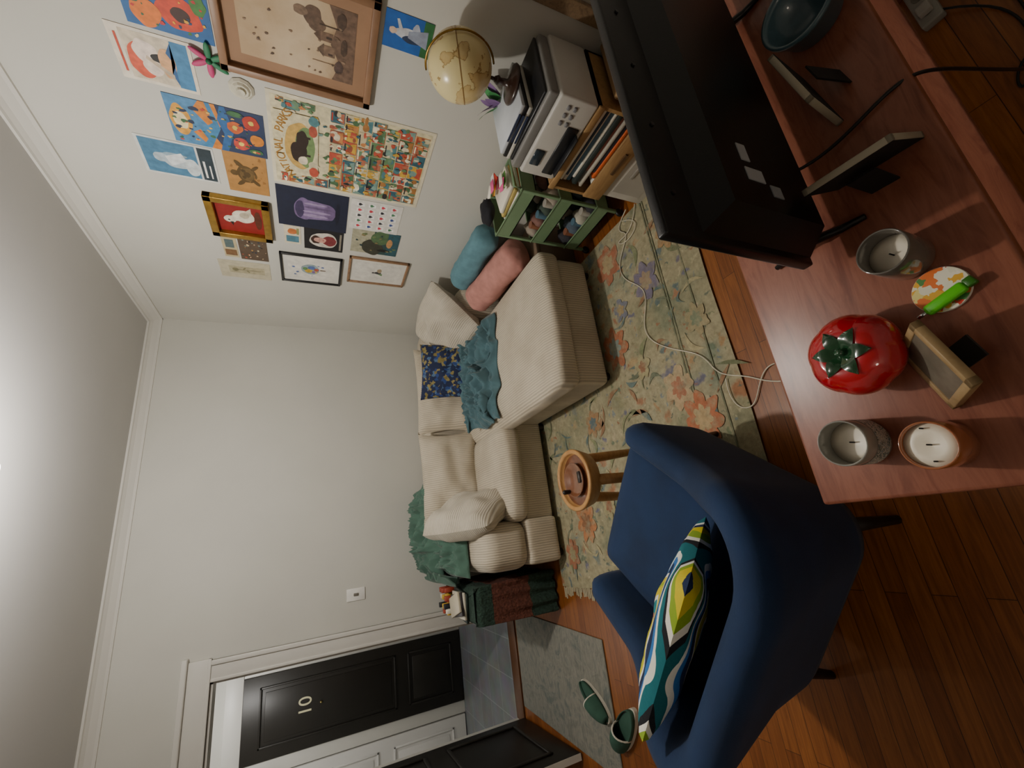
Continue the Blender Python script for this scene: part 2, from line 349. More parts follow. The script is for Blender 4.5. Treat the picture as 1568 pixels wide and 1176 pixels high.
# ---------------------------------------------------------------- sofa
cordX=corduroy('sofa_corduroy','#d8cdb8','x',.0155,.70); b=B()
b.soft((.0,2.76,.05),(1.62,3.74,.27),cordX,.03,.0); b.soft((.715,1.86,.05),(1.545,2.80,.265),cordX,.03,.006)
b.soft((-.25,2.73,.05),(.05,3.76,.29),cordX,.03,.004); b.soft((-.26,2.74,.27),(.045,3.76,.60),cordX,.09,.012,1)
b.soft((1.58,2.74,.05),(1.88,3.76,.60),cordX,.09,.012,2)
b.soft((-.25,3.50,.05),(1.88,3.79,.72),cordX,.08,.012,3)
b.soft((.045,2.70,.255),(.705,3.50,.415),cordX,.06,.02,4); b.soft((.69,1.83,.255),(1.57,3.50,.415),cordX,.05,.02,5)
b.pillow(.78,.48,.28,cordX,TR(.43,3.36,.60)@RX(76),seed=1,wr=.03); b.pillow(.78,.48,.28,cordX,TR(1.2,3.36,.60)@RX(76),seed=2,wr=.03)
for x,y in ((-.2,2.8),(.7,2.8),(1.8,2.8),(-.2,3.7),(1.8,3.7),(.78,1.92),(1.48,1.92)): b.cyl(.025,0,.06,M('#2a2018',.5),TR(x,y,0),12)
b.build('sectional_sofa')
whiteP=corduroy('cream_pillow','#d2cab9','x',.014,.82)
b=B(); b.pillow(.64,.50,.26,whiteP,seed=4,wr=.035,rnd=.14); b.build('cream_throw_pillow',TR(.13,2.99,.60)@Matrix.Rotation(math.radians(34),4,'X')@RY(62)@RZ(90))
b=B(); b.pillow(.60,.66,.26,whiteP,seed=9,wr=.045,rnd=.10); b.build('cream_throw_pillow',TR(1.62,3.02,.64)@RZ(10)@RY(-38)@RX(0))
navyP=pal('navy_floral',['#1c2748','#1c2748','#1c2748','#8f8350','#1c2748','#27407a','#1c2748','#7a6d3c','#4d6a8c','#1c2748'],42,.85,.03)
b=B(); b.pillow(.46,.44,.15,navyP,seed=5,wr=.02); b.build('navy_floral_pillow',TR(1.26,3.08,.645)@RZ(-12)@RX(62))
pinkM=M('#bf877e',.95,.12,20,.4,90); blueM=M('#5f8894',.95,.12,20,.4,90)
b=B()
def bolster(b,p0,p1,r,m,seed=0,sq=0):
    p0=Vector(p0);p1=Vector(p1);ax=(p1-p0).normalized(); a1=ax.cross(Vector((0,0,1))).normalized(); a2=ax.cross(a1); n=40;seg=28;vs=[]
    for i in range(n):
        t=i/(n-1); c=p0.lerp(p1,t); e=min(1,min(t,1-t)*10); rr=r*math.sqrt(max(.0001,1-(1-e)**2))
        for j in range(seg):
            th=2*math.pi*j/seg; k=1+.14*nz(math.cos(th)*1.4+seed,math.sin(th)*1.4,t*4)+.07*nz(math.cos(th)*3+seed,math.sin(th)*3,t*14)
            vs.append(tuple(c+(a1*math.cos(th)+a2*math.sin(th)*(1-.12*sq))*rr*k))
    fs=[[i*seg+j,i*seg+(j+1)%seg,(i+1)*seg+(j+1)%seg,(i+1)*seg+j] for i in range(n-1) for j in range(seg)]
    b.add(vs,fs,m,True)
bolster(b,(1.70,2.02,.41),(1.68,2.68,.50),.118,pinkM,1,1); b.build('pink_bolster_cushion')
b=B(); bolster(b,(1.83,2.05,.60),(1.82,2.66,.62),.09,blueM,3); b.build('blue_bolster_cushion')
b=B(); b.box((1.60,2.0,.0),(1.92,2.66,.30),M('#6b5a48',.8),.01,2); b.box((1.595,1.995,.27),(1.925,2.665,.305),M('#7a6753',.8),.006,2); b.box((1.597,2.2,.12),(1.60,2.4,.15),M('#3a3028',.8)); b.build('storage_box')
# blankets
tealM=M('#4c6c74',.95,.18,10,.35,60,sheen=.2); sageM=M('#4f7062',.95,.18,10,.35,60,sheen=.2)
def ridge(x,y,s=0):  # folded-cloth height, 0..1
    a=1-abs(nz(x*1.6+s,y*1.6,s))*2.2; c=1-abs(nz(x*3.1+s+5,y*3.1,s+2))*2.2
    return max(0,a)**2*.65+max(0,c)**2*.35
b=B()
def teal(a,c):
    u=a*2-1;v=c*2-1
    x=1.10+.38*u+.08*nz(v*2,u*2,1); y=2.77+.23*v*(1+.15*u)-.10*u*.4+.10*nz(u*2.1,v*2,5)
    edge=max(0,1-max(abs(u),abs(v))**4)
    z=.443+edge*(.035+.13*ridge(u*1.5+.4*v,v*2.0,4)+.04*abs(nz(u*7,v*7,3)))
    if v>.5: z+= .18*(v-.5)
    return (x,y,z)
b.grid(teal,120,100,tealM)
o=b.build('teal_throw_blanket'); md=o.modifiers.new('s','SOLIDIFY'); md.thickness=.008
b=B()
def sage(a,c):
    u=a*2-1;v=c*2-1
    x=.08+.36*u+.05*nz(v*2,u*2,11); y=3.56+.20*v+.04*nz(u*2,v*2,15)
    edge=max(0,1-max(abs(u),abs(v))**4)
    h=.745 if y>3.42 else .745-.5*(3.42-y)
    z=h+edge*(.05+.13*ridge(u*1.5,v*1.2,11)+.03*abs(nz(u*6,v*6,18)))
    return (x,min(y,YB-.03),min(z,.97))
b.grid(sage,90,70,sageM)
def sage2(a,c):
    u=c*2-1; y=3.40+.24*u; x=-.255-.05*math.sin(a*1.5)-.025*math.sin(u*9+a*3)-.012
    return (x,y,.80-.22*a*(1-.5*abs(u)))
b.grid(sage2,26,40,sageM)
def sage3(a,c):
    u=a*2-1;v=c*2-1
    x=-.10+.19*u; y=3.28+.26*v; edge=max(0,1-max(abs(u),abs(v))**4)
    return (x,y,.625+edge*(.07+.11*ridge(u*1.2,v*1.5,33)))
b.grid(sage3,50,60,sageM)
o=b.build('sage_throw_blanket'); md=o.modifiers.new('s','SOLIDIFY'); md.thickness=.008

# ---------------------------------------------------------------- blanket covered side table + books
kg=M('#2a3f35',.98,.35,60,.9,70,bd=.008); kb=M('#5f372b',.98,.35,60,.9,70,bd=.008)
b=B(); x0,x1,y0,y1=-.585,-.345,2.97,3.70
NR=260
def hsh(z,i):
    t=i/NR*4; s=int(t);f=t-s
    p=Vector([(x0+(x1-x0)*f,y0,0),(x1,y0+(y1-y0)*f,0),(x1-(x1-x0)*f,y1,0),(x0,y1-(y1-y0)*f,0)][s])
    c=Vector(((x0+x1)/2,(y0+y1)/2,0)); d=(p-c); n_=Vector([(0,-1,0),(1,0,0),(0,1,0),(-1,0,0)][s]); n_=(n_+d.normalized()*.35).normalized()
    hang=max(0,(.60-z)/.6)
    w=.022*hang*(1+math.sin(i*.31+2.5*nz(i*.02,z*1.5,3)))*.7+.018*hang*nz(i*.09,z*3,7)+.004*nz(i*.5,z*30)
    top=-.03*max(0,(z-.575)/.045)**2
    w=min(w,.024)
    return tuple(p+n_*(w+top)+Vector((0,0,z+.012*nz(i*.08,3)*(hang))))
zs=[.02+.02*k for k in range(28)]+[.58,.59,.60,.61,.617,.62]
rings=[[hsh(z,i) for i in range(NR)] for z in zs]
for k in range(len(rings)-1):
    m=kg if (zs[k]>=.50 or zs[k]<.22) else kb
    b.add(rings[k]+rings[k+1],[[i,(i+1)%NR,NR+(i+1)%NR,NR+i] for i in range(NR)],m,True)
b.add(rings[-1],[list(range(NR))],kg)
b.build('blanket_covered_side_table')
b=B(); z=.622
for i,c in enumerate(['#23302c','#d9d2c0','#3a3436','#c9bfa8']):
    h=.018; b.box((-.56+.01*i,3.12,z),(-.37-.01*i,3.40-.02*i,z+h),M(c,.5),.002,1,TR(-.46,3.25,0)@RZ(8*i-8)@TR(.46,-3.25,0)); z+=h
b.build('book_stack')
b=B()
for i in range(16):
    x=-.55+.05*(i%4)+random.uniform(-.01,.01); y=3.44+.055*(i//4)
    b.box((x,y,.62),(x+.035,y+.03,.62+random.uniform(.03,.09)),M(random.choice(['#e8e2d2','#a8442f','#d9b23c','#23262c','#4d7a4a','#e8e2d2']),.5),.003,1)
b.build('small_box_collection')

# ---------------------------------------------------------------- stool
lw=wood('light_wood','#a87640','#bf9058',(3,3,10),.45); b=B(); X=TR(.18,1.79,0)
b.lathe([(.0,.385),(.118,.385),(.128,.39),(.146,.445),(.148,.458),(.143,.463),(.128,.462),(.124,.455),(.122,.437),(0,.435)],lw,X,48)
b.lathe([(0,.437),(.121,.437)],M('#6e432c',.25,.3,25,0,coat=.5),X,40)
for a in (20,140,260):
    c,s_=math.cos(math.radians(a)),math.sin(math.radians(a))
    b.tube([(.18+.105*c,1.79+.105*s_,.395),(.18+.12*c,1.79+.12*s_,.2),(.18+.135*c,1.79+.135*s_,.016)],[.026,.023,.018],lw,16)
b.build('round_side_stool')
b=B(); X=TR(.18,1.79,.4385)
b.lathe([(0,0),(.06,0),(.078,.012),(.082,.02),(.078,.02),(.058,.005),(0,.004)],M('#7c4f36',.12,.2,20,0,coat=1),X,36)
b.box((-.02,-.05,.006),(.035,-.028,.016),M('#2a2420',.4),.003,1,X); b.build('ashtray_dish')
b=B(); b.cyl(.011,0,.04,M('#1e1c20',.3),TR(.13,1.85,.4385),14); b.sph((.13,1.85,.481),.012,M('#1e1c20',.3),12); b.build('small_bottle')

# ---------------------------------------------------------------- armchair
vel=M('#102b4f',.9,.2,6,.25,220,sheen=.05,name='blue_velvet'); dk=M('#1c1512',.4)
b=B(); Xc=Matrix(((.6,-.8,0,-.168),(.8,.6,0,1.206),(0,0,1,0),(0,0,0,1)))
def path(t):
    tt=t*2 if t<=.5 else (1-t)*2; sg=-1 if t<=.5 else 1
    L1=.50; R=.14
    tot=L1+R*math.pi/2+.20; d=tt*tot
    if d<L1: p=(.30-d,.335); n=(0,1)
    elif d<L1+R*math.pi/2:
        a=(d-L1)/R; p=(.30-L1-R*math.sin(a),.335-R+R*math.cos(a)); n=(-math.sin(a),math.cos(a))
    else: p=(.30-L1-R,.335-R-(d-L1-R*math.pi/2)); n=(-1,0)
    w=min(1,max(0,(d-.28)/.42)); w=w*w*(3-2*w)
    zt=.565+.04*min(1,d/.5)+.17*w
    return Vector((p[0],p[1]*sg*1.0,0)),Vector((n[0],n[1]*sg,0)),zt,w,d
nP=90; secs=[]
for i in range(nP):
    t=i/(nP-1); p,n,zt,w,d=path(t)
    lean=.07*w; th=.054
    front=min(1,(d+.005)/.05); thf=th*(.55+.45*math.sqrt(front)); zt2=zt-.03*(1-math.sqrt(front))
    prof=[(-.4,.17),(-.85,.20),(-1,.35),(-1,zt2-.07),(-.85,zt2-.03),(-.5,zt2-.005),(0,zt2),(.5,zt2-.005),(.9,zt2-.03),(1.05,zt2-.07),(.85,.40),(.45,.22),(.2,.17)]
    sec=[]
    for o,z in prof:
        k=(z-.40)*lean/.3 if z>.40 else 0
        sec.append(tuple(p+n*(o*thf+k)+Vector((0,0,z))))
    secs.append(sec)
n=len(secs[0]); vs=[v for s_ in secs for v in s_]
fs=[[i*n+j,(i+1)*n+j,(i+1)*n+(j+1)%n,i*n+(j+1)%n] for i in range(nP-1) for j in range(n)]+[list(range(n)),[(nP-1)*n+j for j in reversed(range(n))]]
b.add(vs,fs,vel,True,Xc)
b.box((-.28,-.29,.17),(.36,.29,.34),vel,.03,3,Xc); b.soft((-.30,-.28,.33),(.38,.28,.455),vel,.045,.012,6,Xc)
for x,y,dx,dy in ((.30,-.28,.03,-.02),(.30,.28,.03,.02),(-.28,-.27,-.05,-.03),(-.28,.27,-.05,.03)):
    p0=Xc@Vector((x,y,.19)); p1=Xc@Vector((x+dx,y+dy,.012 if x>0 else 0)); b.tube([p0,p1],[.024,.013],dk,14)
b.build('blue_armchair')
b=B(); b.pillow(.55,.40,.13,suzani_mat(),seed=7,wr=.012,rnd=.05)
b.build('embroidered_pillow',Xc@TR(-.185,.045,.645)@RZ(-90)@RX(126))

# ---------------------------------------------------------------- console table
ch=wood('cherry_wood','#744030','#925a45',(2.2,16,16),.34,2.5); b=B()
b.box((-.035,.15,.722),(1.45,.51,.75),ch,.006,3); b.box((.0,.18,.66),(1.41,.48,.722),ch,.003,2)
for x in (.03,1.38):
    for y in (.21,.45): b.box((x-.025,y-.025,0),(x+.025,y+.025,.67),ch,.004,2)
b.box((.02,.20,.20),(1.39,.46,.225),ch,.003,2)
b.build('console_table')
# TV
tb=M('#08080a',.38,.05,20,.1,300,name='tv_plastic'); tg=M('#050506',.08,bump=0); b=B()
b.box((.37,.352,.80),(1.08,.372,1.147),tb,.004,2); b.box((.377,.3715,.815),(1.073,.374,1.140),tg)
def frust(b,x0,x1,z0,z1,y0,y1,ins,m):
    vs=[(x0,y1,z0),(x1,y1,z0),(x1,y1,z1),(x0,y1,z1),(x0+ins,y0,z0+ins*.5),(x1-ins,y0,z0+ins*.5),(x1-ins,y0,z1-ins),(x0+ins,y0,z1-ins)]
    b.add(vs,[[0,1,2,3],[4,5,6,7],[0,1,5,4],[1,2,6,5],[2,3,7,6],[3,0,4,7]],m)
frust(b,.385,1.065,.803,1.07,.308,.352,.03,tb)
for i in range(5): b.cyl(.004,0,.002,M('#2a2a2c',.3),TR(.45+.14*i,.351,1.11)@RX(90),10)
lab=M('#a9acb0',.5); b.box((.47,.3065,.945),(.495,.3085,.985),lab); b.box((.51,.3065,.965),(.545,.3085,.985),lab); b.box((.447,.3065,.91),(.47,.3085,.935),M('#8a8d92',.5))
for x in (.43,1.01):
    b.tube([(x,.36,.80),(x-.003,.36,.775),(x-.006,.31,.757),(x-.008,.275,.754)],[.012,.010,.007,.005],tb,10)
    b.tube([(x,.36,.79),(x-.002,.39,.768),(x-.004,.435,.755)],[.010,.008,.005],tb,10)
b.build('flat_screen_television')
# tomato jar
red=M('#b80f20',.12,.15,6,.0,coat=1,name='tomato_glaze'); grn=M('#1c4428',.15,.3,30,0,coat=1); b=B()
Rr=.064
def tom(ph,th):
    k=1+.055*abs(math.cos(3*th))**.7*math.sin(ph)
    r=Rr*max(0,math.sin(ph))**.78*k; z=.047*math.cos(ph)-(.016*math.exp(-(r/.02)**2) if ph<1.5 else 0)
    return r,z
vs=[];fs=[];nph,nth=28,72
for i in range(nph):
    for j in range(nth):
        th=2*math.pi*j/nth; r,z=tom(.02+(math.pi-.04)*i/(nph-1),th); vs.append((r*math.cos(th),r*math.sin(th),z))
fs=[[i*nth+j,(i+1)*nth+j,(i+1)*nth+(j+1)%nth,i*nth+(j+1)%nth] for i in range(nph-1) for j in range(nth)]+[list(range(nth)),[(nph-1)*nth+j for j in range(nth)]]
Xt=TR(.195,.350,.7975); b.add(vs,fs,red,True,Xt)
for q in range(6):
    th0=q*math.pi/3+.3
    def lf(a,c):
        rr=.003+.040*a; w=.0115*math.sin(math.pi*min(1,a*.8+.2))*(2*c-1)
        x=rr*math.cos(th0)-w*math.sin(th0); y=rr*math.sin(th0)+w*math.cos(th0); r=math.hypot(x,y)
        ph=math.asin(min(1,(r/(Rr*1.05))**(1/.78))); z=.047*math.cos(ph)-.016*math.exp(-(r/.02)**2)+.0035-.002*abs(2*c-1)+.002*(1-a)
        return (x,y,z)
    b.grid(lf,12,5,grn,Xt)
b.tube([Xt@Vector(p) for p in ((0,0,.030),(.001,0,.040),(.002,.001,.046))],[.007,.006,.006],grn,10)
b.build('ceramic_tomato_jar')
# candles
wax=M('#ece4d0',.4,.03,20,.05,name='wax')
def candle(x,y,r,h,wm,depth,lm=None,wick=1):
    b=B(); X=TR(x,y,.75)
    b.lathe([(0,0),(r*.95,0),(r,.004),(r,h-.002),(r-.0015,h),(r-.003,h-.002),(r-.003,.004)],wm,X,40)
    b.lathe([(0,h-depth-.003),(r*.5,h-depth),(r-.0032,h-depth+.001),(r-.0032,h-depth-.012)],wax,X,40)
    if lm: b.lathe([(r+.0005,h*.12),(r+.0005,h*.62)],lm,X,40)
    for i in range(wick):
        ox=(i-(wick-1)/2)*r*.7; b.tube([X@Vector((ox,0,h-depth-.004)),X@Vector((ox+.001,.001,h-depth+.008))],.0012,M('#1c1a18',.9),6)
    return b
candle(.320,.252,.034,.080,M('#6a665f',.12,.1,10,0,coat=1),.035).build('jar_candle')
candle(.060,.404,.037,.075,M('#8d8c84',.15,.1,10,0,coat=1),.035,pal('candle_label',['#c8c6bb','#6f8a94','#c8c6bb','#4c5f52','#b8b6ab','#a5a398'],90)).build('jar_candle')
candle(.034,.304,.034,.065,M('#a5613a',.15,.1,10,0,coat=1),.010,None,3).build('jar_candle')
candle(.985,.22,.03,.07,M('#8d7a58',.2,.1,10,0),.02).build('jar_candle')
# coaster
b=B(); cm=pal('coaster_print',['#e8e4cc','#d23b2a','#e8b23a','#4f8a4a','#f0ead6','#e77a3a','#e8d98a'],60,.35,.02)
b.cyl(.034,0,.005,M('#e8e4d8',.4),TR(.252,.234,.75),40); b.cyl(.0335,.005,.0056,cm,TR(.252,.234,.75),40); b.build('floral_coaster')
b=B(); Xl=TR(.235,.229,.7625)@RZ(-72)
b.box((-.030,-.0085,-.006),(.024,.0085,.006),M('#58c41a',.3,.05),.005,3,Xl)
b.box((.024,-.007,-.005),(.036,.007,.005),M('#2f6a18',.3),.002,2,Xl); b.tube([Xl@Vector((-.028,0,0)),Xl@Vector((-.042,0,0))],.003,M('#cfd4d4',.2,metal=1),8); b.build('green_lighter')
# leaning wooden frame
bw=wood('blond_wood','#8f7650','#a68c64',(8,8,8),.5)
b=B(); W,H_=.11,.098
for (p,q,r,s_) in ((-W/2,0,W/2,.012),(-W/2,H_-.012,W/2,H_),(-W/2,0,-W/2+.012,H_),(W/2-.012,0,W/2,H_)): b.box((p,-.006,q),(r,.006,s_),bw,.001,1)
b.box((-W/2+.012,-.005,.012),(W/2-.012,.004,H_-.012),M('#6f6a5c',.25,.2,30,0))
b.box((-.018,-.010,.0),(.018,-.007,.08),M('#2a2622',.6),0,1,RX(28))
b.build('wooden_picture_frame',TR(.133,.292,.7535)@RZ(16)@RX(36))
# two picture frames seen from behind
fw=M('#a89f8b',.5)
def pframe(x,y,ang,tilt,w,h):
    b=B()
    for (p,q,r,s_) in ((-w/2,0,w/2,.008),(-w/2,h-.008,w/2,h),(-w/2,0,-w/2+.008,h),(w/2-.008,0,w/2,h)): b.box((p,-.006,q),(r,.005,s_),fw,.001,1)
    b.box((-w/2+.007,-.004,.007),(w/2-.007,.003,h-.007),M('#d8d2c2',.3,.1,30,0))
    b.box((-w/2+.001,.003,.001),(w/2-.001,.0058,h-.001),M('#15120f',.8))
    b.box((-.02,0,0),(.02,.003,h*.72),M('#15120f',.8),0,1,TR(0,.045,0)@RX(18))
    b.build('standing_picture_frame',TR(x,y,.752)@RZ(ang)@RX(tilt))
pframe(.497,.232,85,-20,.125,.125); pframe(.675,.262,190,-6,.14,.11)
# blue pot
bp=M('#46616b',.3,.1,10,.05,coat=.4); b=B()
b.lathe([(0,0),(.046,0),(.052,.005),(.062,.050),(.066,.053),(.066,.060),(.060,.060),(.056,.053),(.047,.010),(0,.008)],bp,TR(.835,.217,.75),44)
b.tube([(.895,.217,.795),(.92,.210,.792),(.925,.200,.78)],.005,bp,10); b.build('blue_ceramic_bowl')
# cables
ck=M('#0d0d0e',.45); 
def cable(name,pts,r,m):
    cu=bpy.data.curves.new(name,'CURVE'); cu.dimensions='3D'; sp=cu.splines.new('NURBS'); sp.points.add(len(pts)-1)
    for p,q in zip(sp.points,pts): p.co=(*q,1)
    sp.use_endpoint_u=True; sp.order_u=4; cu.bevel_depth=r; cu.resolution_u=8; cu.materials.append(m)
    o=bpy.data.objects.new(name,cu); SC.collection.objects.link(o); return o
cable('black_power_cable',[(.56,.34,.80),(.565,.30,.757),(.59,.2,.756),(.60,.14,.757),(.62,.11,.6),(.8,.05,.05),(.95,.1,.006),(1.1,.06,.006),(1.22,.17,.02)],.003,ck)
cable('black_power_cable',[(.7,.08,.006),(.9,.0,.006),(1.0,.12,.006),(.8,.16,.006),(1.05,.02,.006),(1.3,.1,.006),(1.27,.18,.02)],.003,ck)
cable('black_power_cable',[(1.5,-.1,.006),(1.3,-.05,.006),(1.2,.05,.006),(1.35,.12,.006),(1.33,.18,.02)],.003,ck)
wc=M('#d8d2bd',.5)
cable('white_charging_cable',[(1.62,1.45,.018),(1.55,1.60,.018),(1.50,1.42,.018),(1.38,1.62,.018),(1.23,1.60,.018),(1.10,1.42,.018),(.92,1.56,.018),(.80,1.50,.018),(.70,1.36,.018),(.62,1.22,.018),(.50,1.20,.018),(.46,1.05,.006),(.38,.98,.006),(.36,.8,.006)],.0028,wc)
cable('white_charging_cable',[(1.60,1.38,.018),(1.45,1.44,.018),(1.52,1.62,.018),(1.40,1.50,.018),(1.5,1.35,.018),(1.58,1.5,.018)],.0025,wc)
cable('white_charging_cable',[(.48,1.16,.019),(.36,1.18,.018),(.30,1.08,.008),(.42,1.04,.008),(.50,.95,.006),(.40,.85,.006)],.0025,wc)
b=B(); b.box((1.20,.165,.0),(1.34,.215,.03),M('#8f8c83',.4),.006,2); 
for i in range(2): b.cyl(.015,.03,.032,M('#6a675e',.4),TR(1.24+.06*i,.19,0),16); 
b.box((1.225,.175,.032),(1.255,.205,.055),M('#a8a59c',.4),.004,2); b.build('power_strip')

# ---------------------------------------------------------------- green cart
sg=M('#728e6b',.45,.05,6,.05,name='sage_metal'); b=B(); cx0,cx1,cy0,cy1=1.63,1.92,1.49,1.86
for zz in (.10,.34,.57):
    b.box((cx0,cy0,zz),(cx1,cy1,zz+.006),sg)
    hh=.085
    for (p,q,r,s_) in ((cx0,cy0,cx1,cy0+.004),(cx0,cy1-.004,cx1,cy1),(cx0,cy0,cx0+.004,cy1),(cx1-.004,cy0,cx1,cy1)): b.box((p,q,zz),(r,s_,zz+hh),sg)
    b.tube([(cx0,cy0,zz+hh),(cx0,cy1,zz+hh),(cx1,cy1,zz+hh),(cx1,cy0,zz+hh),(cx0,cy0,zz+hh)],.005,sg,8)
for x in (cx0+.008,cx1-.008):
    for y in (cy0+.008,cy1-.008):
        b.box((x-.009,y-.009,.05),(x+.009,y+.009,.66),sg,.003,2); b.lathe([(0,-.009),(.022,-.009),(.025,-.005),(.025,.005),(.022,.009),(0,.009)],M('#1b1b1c',.5),TR(x,y,.026)@RX(90),18); b.box((x-.007,y-.007,.03),(x+.007,y+.007,.055),sg)
b.tube([(cx0+.01,cy0,.66),(cx0+.01,cy0,.70),(cx1-.01,cy0,.70),(cx1-.01,cy0,.66)],.006,sg,8)
b.build('sage_utility_cart')
b=B(); cols=['#3b3a40','#8b7d76','#a3988a','#5c6a78','#2c2c30','#7c5a52','#b8b4a4','#6b5a70','#47544a']
def lump(c,r,col,k):
    b.sph(c,r,M(col,.9,.2,20,.4,60),18,I4,lambda d:1+.3*nz(d.x*2+k,d.y*2,d.z*2))
for lev,z0 in enumerate((.12,.36)):
    for i in range(7):
        x=cx0+.07+.15*(i%2)+random.uniform(-.01,.01); y=cy0+.06+.045*i; lump((x,y,z0+.055),(.055,.045,.05+.02*random.random()),cols[(i*3+lev*2)%9],i*7+lev)
    for i in range(3): b.cyl(.022,0,.12,M(['#b7b2a6','#5c7d90','#926048'][i],.3,.05),TR(cx0+.04,cy0+.09+.09*i,z0-.01),16)
b.build('cart_shelf_contents')
b=B(); zt=.578
for i,(c,w) in enumerate((('#e7e1d0',.24),('#d8672e',.22),('#f1ecdd',.21),('#c9b36a',.2),('#eee8d8',.18))): 
    b.box((1.67,1.56,zt+i*.022),(1.67+w,1.56+w*.95,zt+.02+i*.022),M(c,.6),.002,1,TR(1.77,1.67,0)@RZ(5*i-8)@TR(-1.77,-1.67,0))
for i in range(12):
    c=random.choice(['#f2ede0','#e85d9a','#6ab04c','#e8b23a','#f5f5f0','#d23b2a']); a=random.uniform(-40,40)
    b.box((-.035,-.02,0),(.035,.02,.004),M(c,.5),.001,1,TR(random.uniform(1.72,1.86),random.uniform(1.56,1.72),zt+.112+i*.004)@RZ(a))
b.build('stack_of_mail')
b=B(); b.sph((1.74,1.80,.72),(.085,.06,.035),M('#15161f',.8,.2,20,.4,60),20,I4,lambda d:1+.25*nz(d.x*2,d.y*2,d.z*2)); b.build('dark_cloth_pouch')

# ---------------------------------------------------------------- crate stack
cw_=wood('crate_wood','#8a6840','#a68354',(10,1.5,10),.6)
b=B(); b.box((1.58,.96,0),(1.90,1.36,.27),M('#c2bdb2',.6),.006,2); b.box((1.577,1.0,.05),(1.58,1.32,.22),M('#a9a498',.6)); b.box((1.57,1.1,.17),(1.578,1.22,.19),M('#8b867c',.4),.003,1); b.build('storage_drawer_box')
b=B(); y0,y1,z0,z1=.93,1.38,.27,.575; xx0,xx1=1.57,1.90
b.box((xx0,y0,z0),(xx1,y1,z0+.015),cw_); b.box((xx0,y0,z0),(xx1,y0+.015,z1),cw_); b.box((xx0,y1-.015,z0),(xx1,y1,z1),cw_); b.box((xx1-.01,y0,z0),(xx1,y1,z1),cw_); b.box((xx0,y0,z1-.015),(xx1,y1,z1),cw_)
b.box((xx0-.012,y0,z0),(xx0,y1,z0+.10),cw_,.002,1); b.box((xx0-.012,y0,z1-.03),(xx0,y1,z1),cw_,.002,1)
b.box((xx0-.02,1.09,z0+.035),(xx0-.012,1.21,z0+.05),M('#5a4228',.5)); b.build('wooden_crate')
b=B(); bcol=['#d9d4c8','#2c3a4c','#e8e3d5','#d8672e','#39424c','#b9b3a4','#8c4a3a','#2f3a38','#efe9d9','#4c6a80']
zz=z0+.0155; i=0
while zz<z1-.045:
    t=random.uniform(.012,.024); w=random.uniform(.30,.40); b.box((1.585+random.uniform(0,.02),y0+.022,zz),(1.86,y0+.022+w,zz+t),M(bcol[i%10],.55),.002,1); zz+=t+.0005; i+=1
b.build('stack_of_magazines')
b=B(); wp=M('#c3c1ba',.4,.02,5,.02); dg=M('#202124',.35); gy=M('#7e7d7a',.45)
b.box((1.56,.93,.576),(1.91,1.33,.755),wp,.012,3); b.box((1.57,.94,.755),(1.905,1.325,.80),gy,.012,3); b.box((1.585,.96,.80),(1.90,1.30,.812),dg,.005,2)
b.box((1.553,1.05,.60),(1.562,1.30,.655),dg,.003,1); b.box((1.52,1.07,.60),(1.56,1.28,.607),dg,.002,1)
b.box((1.553,1.19,.69),(1.562,1.27,.735),M('#2d3a44',.15,bump=0),.002,1)
for i in range(6): b.box((1.554,.965+.035*(i%3),.66+.03*(i//3)),(1.561,.985+.035*(i%3),.675+.03*(i//3)),M('#77777a',.4),.002,1)
b.build('white_printer')
b=B(); z=.8125
for w,c in ((.17,'#d5d2c8'),(.165,'#1d1d22'),(.155,'#c9cfd6')):
    b.box((1.60,1.06,z),(1.60+.27,1.06+w+.08,z+.017),M(c,.45),.002,1,TR(1.73,1.17,0)@RZ(3)@TR(-1.73,-1.17,0)); b.box((1.597,1.09,z+.004),(1.601,1.24,z+.013),M('#2a3550',.5)); z+=.0175
b.build('book_stack')
# globe
b=B(); gx,gy_,gz=1.765,1.09,1.10; R=.128; zb=.8655
b.lathe([(0,0),(.075,0),(.078,.006),(.07,.014),(.04,.022),(.015,.03),(.012,.06),(.018,.07),(.010,.085),(0,.085)],M('#33201a',.3,coat=.4),TR(gx,gy_,zb),32)
axis=Vector((.0,.40,.92)).normalized(); perp=Vector((0,axis.z,-axis.y))
pts=[]
for i in range(31):
    a=math.radians(-90+180*i/30); p=Vector((gx,gy_,gz))+(R+.008)*(axis*math.sin(a)-perp*math.cos(a)); pts.append(p)
b.tube(pts,.004,M('#9a7a3c',.3,metal=1),8); b.tube([(gx,gy_,zb+.08),(gx,gy_,gz-R-.002)],.007,M('#33201a',.3),10)
b.build('globe_stand')
b=B(); b.sph((0,0,0),R,globe_mat(),48); b.lathe([(R+.0006,-.002),(R+.0006,.002)],M('#8d6a35',.4),I4,48); b.build('desk_globe',TR(gx,gy_,gz)@RX(-24))
b=B()
for i in range(7):
    a=random.uniform(-1,1); bx,by=1.86,1.25
    def pl(u,v,a=a,i=i):
        w=.035*math.sin(math.pi*min(1,u*.9+.08)); return (bx+.02*math.sin(i)+w*(2*v-1)*.6-.05*u*u*math.cos(i), by+.10*a*u+w*(2*v-1)*.8, .815+.17*u-.05*u*u)
    b.grid(pl,10,4,M('#7a5c8c' if i%3 else '#3f8a4c',.7))
b.cyl(.035,.8125,.845,M('#6d5a50',.6),TR(1.86,1.25,0),20,.03); b.build('purple_leaf_plant')
b=B(); b.box((1.60,.66,0),(1.90,.90,.50),M('#a98a63',.8),.004,1); b.box((1.595,.655,.49),(1.905,.905,.515),M('#9c7d57',.8),.003,1); b.box((1.598,.76,.1),(1.60,.80,.49),M('#c9b48c',.4)); b.build('cardboard_box')

